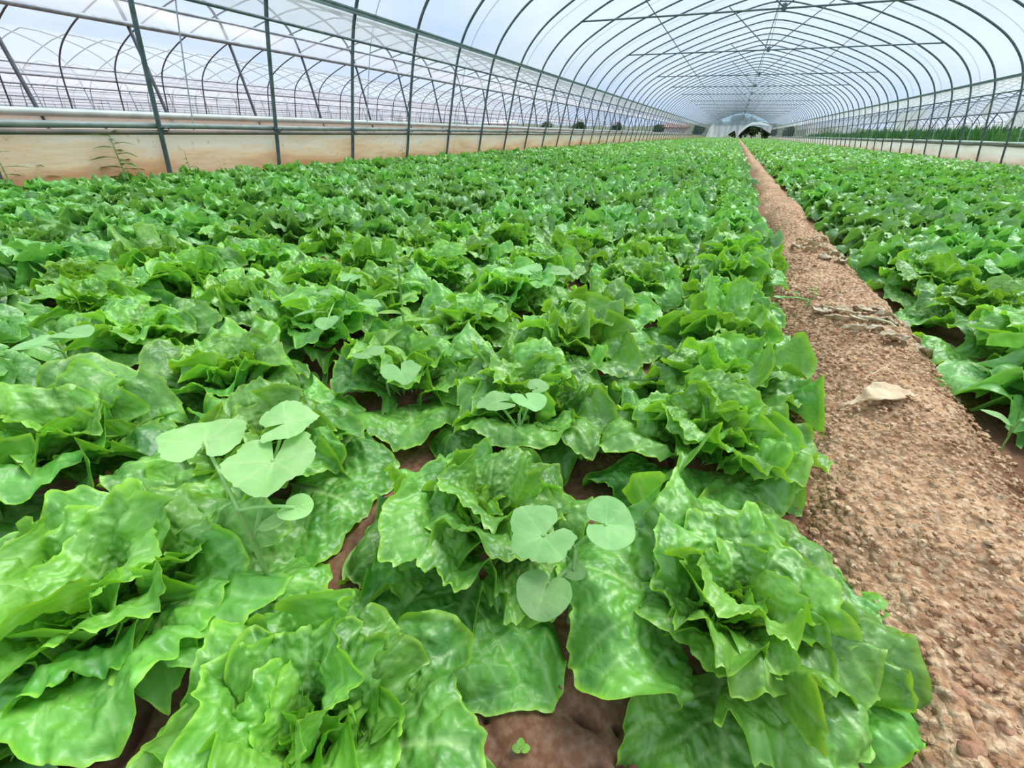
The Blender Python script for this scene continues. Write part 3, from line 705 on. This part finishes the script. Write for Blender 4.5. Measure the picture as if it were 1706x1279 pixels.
#TUNNEL
HOOP = [(4.03, 0), (3.98, .2), (3.90, .60), (3.79, 1.10), (3.70, 1.37), (3.56, 1.60), (3.32, 1.84), (3.02, 2.04), (2.60, 2.26), (2.10, 2.46), (1.50, 2.67), (.80, 2.87), (0, 3.02)]
def hoop_profile(sub=4):
    P_ = [np.array(p) for p in HOOP]; P_ = [2*P_[0]-P_[1]]+P_+[np.array([-HOOP[-2][0], HOOP[-2][1]])]
    out = []
    for i in range(1, len(P_)-2):
        for s in range(sub):
            t = s/sub; a, b, c, d = P_[i-1:i+3]
            out.append(.5*((2*b)+(-a+c)*t+(2*a-5*b+4*c-d)*t*t+(-a+3*b-3*c+d)*t**3))
    out.append(P_[-2]); return np.array(out)      # right half from foot to ridge
HP = hoop_profile()
FULL = np.concatenate([np.stack([-HP[:, 0], HP[:, 1]], 1), HP[::-1][1:]])
def hw_at(z): return float(np.interp(z, HP[:, 1], HP[:, 0]))
def z_at(hw): return float(np.interp(-abs(hw), -HP[:, 0], HP[:, 1]))
def hoop_mesh(r, n=8, step=1, low=False):
    F = FULL[::step] if (len(FULL)-1) % step == 0 else FULL
    if low: F = low_prof(F)
    mb = MB(); mb.tube(np.stack([F[:, 0], np.zeros(len(F)), F[:, 1]], 1), r, n); return mb.mesh('hoop')
HS = .9645; YL = 2.2268; YEND = 71.7
hm = hoop_mesh(.0155)
NH = int((YEND-YL)/HS)+1
hy = [YL+HS*i for i in range(-3, NH+1)]
for i, y in enumerate(hy):
    o = link('greenhouse_hoop', hm, M['steel']); o.location = (CX, y+random.gauss(0, .012), 0); o.rotation_euler = (0, random.gauss(0, .002), random.gauss(0, .002))
    tag(o, 'grey steel hoop arching over the lettuces, %s from the camera end' % ordinal(i+1), 'hoop', 'steel hoops of the lettuce tunnel')
    # wire clips at the low rail
Y0, Y1 = hy[0]-.3, hy[-1]+.05
YW = YEND
def low_prof(p):
    p = np.array(p, float); p[:, 1] = np.where(p[:, 1] > 1.37, 1.37+(p[:, 1]-1.37)*.72, p[:, 1]); return p
def sheet(name, prof, y0, y1, ny, mat, wav=.01, x0=0, wz=0.0, seed=0, kind='structure', freq=1.0):
    """film surface: a cross-section polyline carried along the tunnel, slightly slack between the hoops"""
    prof = np.array(prof); ys = np.linspace(y0, y1, ny); V = np.zeros((len(prof), ny, 3))
    ph = (ys-YL)/HS*PI
    sag = -np.abs(np.sin(ph))*wav
    cen = np.array([0, 1.0]); d = prof-cen; d /= np.linalg.norm(d, axis=1, keepdims=True)
    nz = wav*.8*vnoise(ys[None, :]*3.1*freq+seed, np.arange(len(prof))[:, None]*.35, 0, seed)
    V[:, :, 0] = x0+prof[:, 0][:, None]+d[:, 0][:, None]*(sag[None, :]+nz); V[:, :, 1] = ys[None, :]; V[:, :, 2] = prof[:, 1][:, None]+d[:, 1][:, None]*(sag[None, :]+nz)
    if wz: V[:, :, 2] += wz*vnoise(ys[None, :]*1.3, seed+.5, 0, seed)
    return link(name, mesh_np(name, V.reshape(-1, 3), grid_faces(len(prof), ny), True), mat)
off = .018
RP = FULL[(FULL[:, 1] >= 1.34)]; d = RP-np.array([0, 1.0]); d /= np.linalg.norm(d, axis=1, keepdims=True); RP = RP+d*off
o = sheet('ceiling', RP, Y0, Y1, 620, M['roof'], .008, CX); tag(o, 'clear polythene roof film stretched over the hoops', kind='structure')
def side_prof(s, z0, z1, n=5, o_=off): return [(s*(hw_at(z)+o_), z) for z in np.linspace(z0, z1, n)]
for s, nm in ((-1, 'left'), (1, 'right')):
    o = sheet('trim_%d' % (1 if s < 0 else 2), side_prof(s, 1.16, 1.36), Y0, Y1, 500, M['strip'], .012, CX, seed=3); tag(o, 'strip of cloudy film hanging below the %s shoulder rail' % nm, kind='structure')
    o = sheet('wall_%s' % nm, side_prof(s, -.01, .40, 7, .022), Y0, Y1, 500, M['skirt'] if s < 0 else M['skirt_r'], .016, CX, seed=5, freq=.7); tag(o, 'soil-stained plastic skirt along the %s foot of the tunnel' % nm, kind='structure')
def long_tube(name, x, z, r, y0, y1, mat, label, cat, n=8, wob=0.0, step=.5, seed=0, flat=None):
    ys = np.arange(y0, y1+step, step); mb = MB()
    mb.tube(np.stack([x+wob*vnoise(ys*.9, seed+.5, 0, seed), ys, z+wob*vnoise(ys*.8, seed+7.5, 0, seed+1)], 1), r, n)
    o = link(name, mb.mesh(name), mat)
    return tag(o, label, cat) if cat else o
def channel(name, s, z, h, mat, label, cat, x0=CX, inset=.03):
    hw = hw_at(z)-inset; mb = MB(); x = x0+s*hw; t = .012
    mb.box((x-t, Y0, z-h/2), (x+t, Y1, z-h/6)); mb.box((x-t*.4, Y0, z-h/6), (x+t*.4, Y1, z+h/6)); mb.box((x-t, Y0, z+h/6), (x+t, Y1, z+h/2))
    return tag(link(name, mb.mesh(name, False), mat), label, cat)
for s, nm in ((-1, 'left'), (1, 'right')):
    channel('shoulder_rail', s, 1.365, .042, M['channel'], 'long green-grey film channel along the %s shoulder of the hoops' % nm, 'rail')
    long_tube('side_rail', CX+s*(hw_at(1.16)-.022), 1.16, .011, Y0, Y1, M['steel'], 'slim steel pipe under the %s hanging film strip' % nm, 'rail')
    # rolled up side film on its dirty pipe
    hw = hw_at(.43)
    root = empty('film_roll', (CX+s*(hw+.028), 0, 0)); tag(root, 'rolled-up side film resting on the %s skirt' % nm, 'film roll')
    ys = np.arange(Y0, Y1, .25)
    mb = MB(); mb.tube(np.stack([.008*vnoise(ys*1.5, .5), ys, .428+.005*vnoise(ys*.9, 3.5)], 1), .0195+.003*vnoise(ys*2.2, 9.5), 12); link('roll', mb.mesh('roll'), M['roll'] if s < 0 else M['roll_white'], root)
    mb = MB(); mb.tube(np.stack([ys*0-s*.014, ys, ys*0+.388], 1), .0165, 10); link('pipe', mb.mesh('pipe'), M['rust'], root)
for s, w_, nm in ((-1, 2.15, 'left'), (1, 1.80, 'right')):
    long_tube('purlin', CX+s*w_, z_at(w_)-.024, .0085, Y0, Y1, M['steel'], 'thin long purlin under the %s slope of the roof' % nm, 'purlin')
long_tube('purlin', CX, 3.02-.028, .010, Y0, Y1, M['steel'], 'thin ridge purlin along the crown of the roof', 'purlin')
# tie bars with V braces on every fourth or fifth hoop
tie_i = []
yt = 8.98
for j in range(15):
    tie_i.append(min(hy, key=lambda q: abs(q-yt))); yt += 4.2
for j, y in enumerate(tie_i):
    zt = 2.05; hw = hw_at(zt); root = empty('tie_bar', (CX, y+.03, 0)); tag(root, 'straight steel tie across the tunnel with a V brace above, %s from the camera' % ordinal(j+1), 'tie bar', 'tie bars under the roof')
    mb = MB(); mb.tube([(-hw-.04, 0, zt), (0, 0, zt-.005), (hw+.04, 0, zt)], .0125, 8); link('bar', mb.mesh('bar'), M['steel'], root)
    for s in (-1, 1):
        mb = MB(); mb.tube([(0, 0, zt), (s*.97, 0, z_at(.97)-.015)], .0095, 8); link('brace', mb.mesh('brace'), M['steel'], root)
    mb = MB(); mb.tube([(0, 0, zt-.04), (0, 0, zt+.05)], .03, 10); mb.tube([(0, -.03, zt), (0, .03, zt)], .02, 8); link('clamp', mb.mesh('clamp'), M['steel'], root)
    mb = MB(); mb.tube([(0, 0, zt), (0, 0, 3.0)], .004, 6); link('hanger', mb.mesh('hanger'), M['steel'], root)
# clips holding the rails at the nearest posts
cm = MB(); cm.tube([(-.028, -.03, 0), (-.028, .03, 0)], .006, 6); cm.tube([(.0, -.026, -.012), (.03, 0, 0), (.0, .026, -.012)], .005, 6); cm.box((-.03, -.035, -.004), (.025, .035, .004)); cm = cm.mesh('rail_clip')
for i, y in enumerate(hy[2:14]):
    o = link('rail_clip', cm, M['steel']); o.location = (CX-hw_at(.41)+.012, y, .418); tag(o, 'steel clip fixing the roll pipe to the %s post along the left skirt' % ordinal(i+1), 'clip', 'clips on the left posts')
# straps over the film
st = FULL+(FULL-np.array([0, 1.0]))/np.linalg.norm(FULL-np.array([0, 1.0]), axis=1, keepdims=True)*.03
st = st[(st[:, 1] > .3)]
sm = MB(); sm.tube(np.stack([st[:, 0], np.linspace(-.25, .25, len(st)), st[:, 1]], 1), .0045, 5); sm = sm.mesh('film_strap')
for i in range(30):
    o = link('film_strap', sm, M['strap']); o.location = (CX, YL+HS*(.5+2*i), 0); tag(o, 'pale strap tied down over the roof film, %s from the camera' % ordinal(i+1), 'strap', 'straps over the roof film')
# ------------------------------------------------------------------ end of the tunnel
def poly_panel(name, pts, y, mat, label=None, div=None, wav=.05, kind='structure', cat=None, axis=1):
    """slack film panel from an outline: columns between a lower and an upper edge"""
    lo, hi = pts; n = 40; m_ = 12
    xs_ = np.linspace(lo[0][0], lo[-1][0], n)
    zl = np.interp(xs_, [p[0] for p in lo], [p[1] for p in lo]); zh = np.interp(xs_, [p[0] for p in hi], [p[1] for p in hi])
    t = np.linspace(0, 1, m_)[:, None]; Zz = zl[None, :]*(1-t)+zh[None, :]*t
    Yy = y+wav*np.sin(xs_[None, :]*9+Zz*.6)+wav*.6*vnoise(xs_[None, :]*2, Zz*1.0, 0, 4)
    V = np.stack([np.broadcast_to(xs_[None, :], Zz.shape), Yy, Zz], -1)
    o = link(name, mesh_np(name, V.reshape(-1, 3), grid_faces(m_, n), True), mat)
    return tag(o, label, cat, None, kind)
arch = [(CX+a, b) for a, b in FULL if b > 1.55]; ax0, ax1 = arch[0][0], arch[-1][0]
poly_panel('wall_back', ([(ax0, 1.5), (ax1, 1.5)], arch), YEND+.1, M['end'], 'cloudy blue-grey film closing the arched upper end of the tunnel')
poly_panel('trim_3', ([(CX-4.0, .0), (-1.9, .0), (-.35, 1.0), (0, .1)], [(CX-4.0, .2), (CX-3.65, 1.5), (0, 1.55)]), YEND+.05, M['end_low'], 'pale film curtain hanging over the lower end wall', wav=.08)
poly_panel('trim_4', ([(0, .1), (.55, .95), (1.1, 1.45), (1.7, 1.56), (2.6, 1.36), (3.9, .7)], [(0, 1.55), (3.9, 1.6)]), YEND+.05, M['end_low'], 'film curtain lifted over the open end doorway', wav=.08)
mb = MB(); mb.tube([(.0, 0, .25), (.35, .05, .85), (.9, 0, 1.45), (1.5, .05, 1.78), (2.4, 0, 1.80), (3.5, .02, 1.62)], [.05, .10, .14, .15, .12, .06], 10)
o = link('gathered_film', mb.mesh('gathered_film'), M['fold']); o.location = (0, YEND-.15, 0); tag(o, 'white gathered film swept up above the end doorway', 'film')
mb = MB(); mb.tube([(.0, 0, 0), (.0, 0, 3.0)], .03, 8); o = link('end_post', mb.mesh('end_post'), M['steel_far']); o.location = (0, YEND, 0); tag(o, 'upright post in the middle of the tunnel end', 'post')
# ------------------------------------------------------------------ neighbouring tunnels
hm2 = hoop_mesh(.0145, 6, 2, True); hm3 = hoop_mesh(.014, 4, 4, True)
def tunnel(cx, word, n_h, yoff, near_side, lift, meshh, y_start=-3, dense=1, drop=()):
    """near_side: +1 when the wall facing our tunnel is its right-hand one"""
    a, b = y_start-1, y_start+n_h*HS*dense
    root = empty('polytunnel', (cx, 0, 0)); tag(root, 'film covers and rails of the %s' % word, 'greenhouse')
    def part(nm, o):
        o.name = nm; o.parent = root; return o
    for i in range(n_h):
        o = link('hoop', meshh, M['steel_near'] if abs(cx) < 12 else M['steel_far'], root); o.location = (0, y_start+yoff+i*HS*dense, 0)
    part('roof_film', sheet('roof_film', low_prof(RP), a, b, 120, M['roof_far'], .01, 0))
    for s in (-1, 1):
        part('skirt_film', sheet('skirt_film', side_prof(s, -.01, .475, 4, .02), a, b, 120, M['skirt'] if cx < 0 else M['skirt_r'], .015, 0))
        part('side_film', sheet('side_film', side_prof(s, lift, 1.36, 4, .02), a, b, 120, M['strip_far'], .02, 0, wz=.0))
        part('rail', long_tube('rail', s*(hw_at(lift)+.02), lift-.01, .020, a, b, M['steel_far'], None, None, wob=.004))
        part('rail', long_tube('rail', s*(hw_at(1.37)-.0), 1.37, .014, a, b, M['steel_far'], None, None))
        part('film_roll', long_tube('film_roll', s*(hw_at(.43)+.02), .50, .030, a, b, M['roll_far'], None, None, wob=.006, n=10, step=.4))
    return root
YN = 2.09-3*HS+.0
tunnel(-8.9, 'tunnel beside the left skirt', 62, YN+3, 1, 1.20, hm2)
tunnel(-18.1, 'second tunnel to the left', 50, .4, 1, 1.12, hm3)
tunnel(-27.2, 'third tunnel to the left', 44, .7, 1, 1.25, hm3, dense=1.25)
tunnel(-36.4, 'fourth tunnel to the left', 34, .1, 1, 1.15, hm3, dense=2)
tunnel(-45.5, 'fifth tunnel to the left', 30, .1, 1, 1.2, hm3, dense=2)
rt = tunnel(9.45, 'tunnel beside the right skirt', 58, .5, -1, 1.05, hm2, y_start=4)
tunnel(18.6, 'second tunnel to the right', 30, .2, -1, 1.2, hm3, y_start=8, dense=2)
# dusty film let down along part of the right-hand neighbour
for i, (a, b, z0) in enumerate(((5, 15.3, .78), (21.5, 24.5, .72), (31, 38, .6), (44, 52, .45))):
    o = sheet('side_curtain', side_prof(-1, z0, 1.3, 5, .035), a, b, 60, M['strip_dust'] if i < 2 else M['strip_far'], .05, 9.45, wz=.08, seed=9+i)
    tag(o, 'dusty cream film let down on the tunnel beside the right skirt, %s stretch' % ordinal(i+1), 'film curtain', 'let-down side films')
mb = MB(); V = []
for k in range(7):
    a = k/6; V.append([(0, -.22+.44*a, -.35*math.sin(PI*a)), (.02, -.20+.4*a, 0)])
V = np.array(V).reshape(-1, 3); mb.add(V, grid_faces(7, 2)); mb.add(V+np.array([.012, 0, 0]), grid_faces(7, 2))
o = link('torn_flap', mb.mesh('torn_flap'), M['strip_dust']); o.location = (9.45-3.75, 16.9, 1.28); tag(o, 'torn flap of film hanging from the right-hand tunnel rail', 'film')
# ------------------------------------------------------------------ vegetation outside
def tuft_mass(n, sampler, h, w_, seed, lean=.4):
    rr = np.random.default_rng(seed); xy = sampler(rr, n); H = h*(.45+.55*rr.random(n))*(.75+.5*(vnoise(xy[:, 0]*.7, xy[:, 1]*.7, 0, 3)*.5+.5))
    az = rr.random(n)*6.28; d = np.stack([np.cos(az), np.sin(az)], 1); s = np.stack([-d[:, 1], d[:, 0]], 1)*w_*(.6+.8*rr.random(n))[:, None]
    le = lean*rr.random(n)*H
    b0 = np.c_[xy-s*.5, np.zeros(n)]; b1 = np.c_[xy+s*.5, np.zeros(n)]; mid = xy+d*(le*.35)[:, None]
    m0 = np.c_[mid-s*.5, H*.6]; m1 = np.c_[mid+s*.5, H*.6]; t0 = np.c_[xy+d*le[:, None]-s*.08, H]; t1 = np.c_[xy+d*le[:, None]+s*.08, H]
    V = np.stack([b0, b1, m0, m1, t0, t1], 1).reshape(-1, 3); i = np.arange(n)*6
    F = np.concatenate([np.stack([i, i+1, i+3, i+2], 1), np.stack([i+2, i+3, i+5, i+4], 1)])
    return mesh_np('grass', V, F, True)
o = link('weedy_grass', tuft_mass(26000, lambda r, n: np.stack([4.75+r.random(n)**1.3*3.2, 5+r.random(n)*40], 1), .72, .035, 1), M['grassy'])
tag(o, 'thick green weeds growing outside the right skirt', 'weeds', kind='stuff')
o = link('weedy_grass', tuft_mass(9000, lambda r, n: np.stack([-4.6+r.random(n)*.6+.0, 14+r.random(n)*56], 1), .16, .02, 2), M['grassy'])
tag(o, 'low grass in the gutter outside the left skirt', 'grass', kind='stuff')
def foliage_mesh(R, H, n, seed, leaf=.3):
    rr = np.random.default_rng(seed); nb = 9
    c = np.stack([rr.normal(0, R*.38, nb), rr.normal(0, R*.38, nb), H*(.35+.5*rr.random(nb))], 1); rad = R*(.35+.3*rr.random(nb))
    k = rr.integers(0, nb, n); d = rr.normal(size=(n, 3)); d /= np.linalg.norm(d, axis=1, keepdims=True)
    p = c[k]+d*rad[k][:, None]*(.75+.3*rr.random(n))[:, None]; p[:, 2] = np.maximum(p[:, 2], .1)
    a = rr.normal(size=(n, 3)); a /= np.linalg.norm(a, axis=1, keepdims=True); b = np.cross(a, d+.3*rr.normal(size=(n, 3))); b /= np.linalg.norm(b, axis=1, keepdims=True)
    l_ = leaf*(.6+.8*rr.random(n))[:, None]
    V = np.stack([p-a*l_, p-b*l_*.5, p+a*l_, p+b*l_*.5], 1).reshape(-1, 3); i = np.arange(n)*4
    return mesh_np('crown', V, np.stack([i, i+1, i+2, i+3], 1), False)
crowns = [foliage_mesh(2.6, 4.2, 1500, s, .35) for s in range(4)]
bx_ = np.linspace(-130, 110, 120); by_ = np.linspace(0, 40, 14); BX, BY = np.meshgrid(bx_, by_, indexing='ij')
BZ = (1.5+1.1*np.exp(-((BX-1.5)/14)**2)+.35*vnoise(BX*.2, BY*.1, 0, 3))*sstep(0, 16, BY)*(1+.3*vnoise(BX*1.3, BY*.6, 0, 8))-.02
o = link('bank', mesh_np('bank', np.stack([BX.ravel(), BY.ravel()+93, BZ.ravel()], 1), grid_faces(*BX.shape)[:, ::-1], True), M['bank']); tag(o, 'low scrubby green and brown bank on the horizon', kind='structure')
def tree(x, y, s, k, label, grp):
    root = empty('tree', (x, y, 0), k*1.3); root.scale = (s, s, s); tag(root, label, 'tree', grp)
    link('crown', crowns[k % 4], M['tree'], root)
    mb = MB(); mb.tube([(0, 0, 0), (.1, 0, 1.5), (0, .1, 2.6)], [.18, .14, .08], 6); link('trunk', mb.mesh('trunk'), M['tree_trunk'], root)
for i, (x, y, s) in enumerate([(-2.4, 80, .50), (-.2, 79, .58), (2.0, 80, .56), (4.0, 81, .42), (.6, 85, .60), (6.6, 80, .34), (-5.4, 80, .38)]):
    tree(x, y, s, i, 'dark tree behind the tunnel end, %s across from the gathered film side' % ordinal(i+1), 'trees behind the tunnel end')
for i, (x, y, s) in enumerate([(-64, 80, .42), (-59, 78, .5), (-52, 80, .38), (-33, 88, .40), (-26, 88, .5), (-20, 90, .42), (-13, 92, .40), (-76, 75, .45), (-88, 70, .42)]):
    tree(x, y, s, i, 'distant tree beyond the left-hand tunnels, %s of its line' % ordinal(i+1), 'trees on the horizon')
for i, (x, y, w_, h) in enumerate([(-68, 90, 5, 2.2), (-44, 92, 6, 2.2), (-9.0, 84, 3.2, 1.9)]):
    root = empty('farm_building', (x, y, 0)); tag(root, ['small white farm building beyond the far-left tunnels', 'pale shed between the distant tree clumps', 'shed with a red roof beyond the left end corner'][i], 'building')
    mb = MB(); mb.box((-w_/2, -2, 0), (w_/2, 2, h*.7)); link('wall', mb.mesh('wall', False), M['house'], root)
    mb = MB(); mb.add([(-w_/2-.2, -2.3, h*.7), (w_/2+.2, -2.3, h*.7), (w_/2+.2, 2.3, h*.7), (-w_/2-.2, 2.3, h*.7), (-w_/2-.2, 0, h), (w_/2+.2, 0, h)], [(0, 1, 5, 4), (2, 3, 4, 5), (0, 3, 2, 1)]); mb.add([(-w_/2-.2, -2.3, h*.7), (-w_/2-.2, 2.3, h*.7), (-w_/2-.2, 0, h), (w_/2+.2, -2.3, h*.7), (w_/2+.2, 2.3, h*.7), (w_/2+.2, 0, h)], [(0, 2, 1), (3, 4, 5)])
    link('roof', mb.mesh('roof', False), M['brick'] if i == 2 else M['house'], root)
# ------------------------------------------------------------------ light
wd = bpy.data.worlds.new('overcast_sky'); sc.world = wd; wd.use_nodes = True; nt = wd.node_tree; nt.nodes.clear()
tc = N(nt, 'ShaderNodeTexCoord'); sx = N(nt, 'ShaderNodeSeparateXYZ'); nt.links.new(tc.outputs['Generated'], sx.inputs[0])
mp = N(nt, 'ShaderNodeMapping'); mp.inputs['Scale'].default_value = (1, 1, 2.5); nt.links.new(tc.outputs['Generated'], mp.inputs[0])
no = N(nt, 'ShaderNodeTexNoise', i_Scale=2.2, i_Detail=5.0, i_Roughness=.55); nt.links.new(mp.outputs[0], no.inputs['Vector'])
cl = ramp(nt, no.outputs[0], [(.35, (.55, .72, .98)), (.70, (.84, .94, 1.0))])
el = N(nt, 'ShaderNodeMapRange', i_1=-.05, i_2=.8, i_3=.78, i_4=1.38); nt.links.new(sx.outputs[2], el.inputs[0])
bg = N(nt, 'ShaderNodeBackground'); nt.links.new(cl, bg.inputs[0]); nt.links.new(el.outputs[0], bg.inputs[1])
wo = N(nt, 'ShaderNodeOutputWorld'); nt.links.new(bg.outputs[0], wo.inputs[0])
sd = bpy.data.lights.new('sun_through_cloud', 'SUN'); sd.energy = 4.4; sd.angle = math.radians(35); sd.color = (1, .98, .94)
so = bpy.data.objects.new('sun_through_cloud', sd); COL.objects.link(so); so.rotation_euler = (math.radians(-28), math.radians(18), 0); so.location = (0, 0, 30)
# ------------------------------------------------------------------ render look
vs = sc.view_settings; vs.view_transform = 'Standard'; vs.look = 'None'; vs.gamma = 1; vs.use_curve_mapping = False; vs.exposure = 0.16
cy = sc.cycles; cy.transparent_max_bounces = 40; cy.max_bounces = 6; cy.diffuse_bounces = 3; cy.glossy_bounces = 2; cy.transmission_bounces = 4; cy.use_denoising = True; cy.caustics_reflective = False; cy.caustics_refractive = False
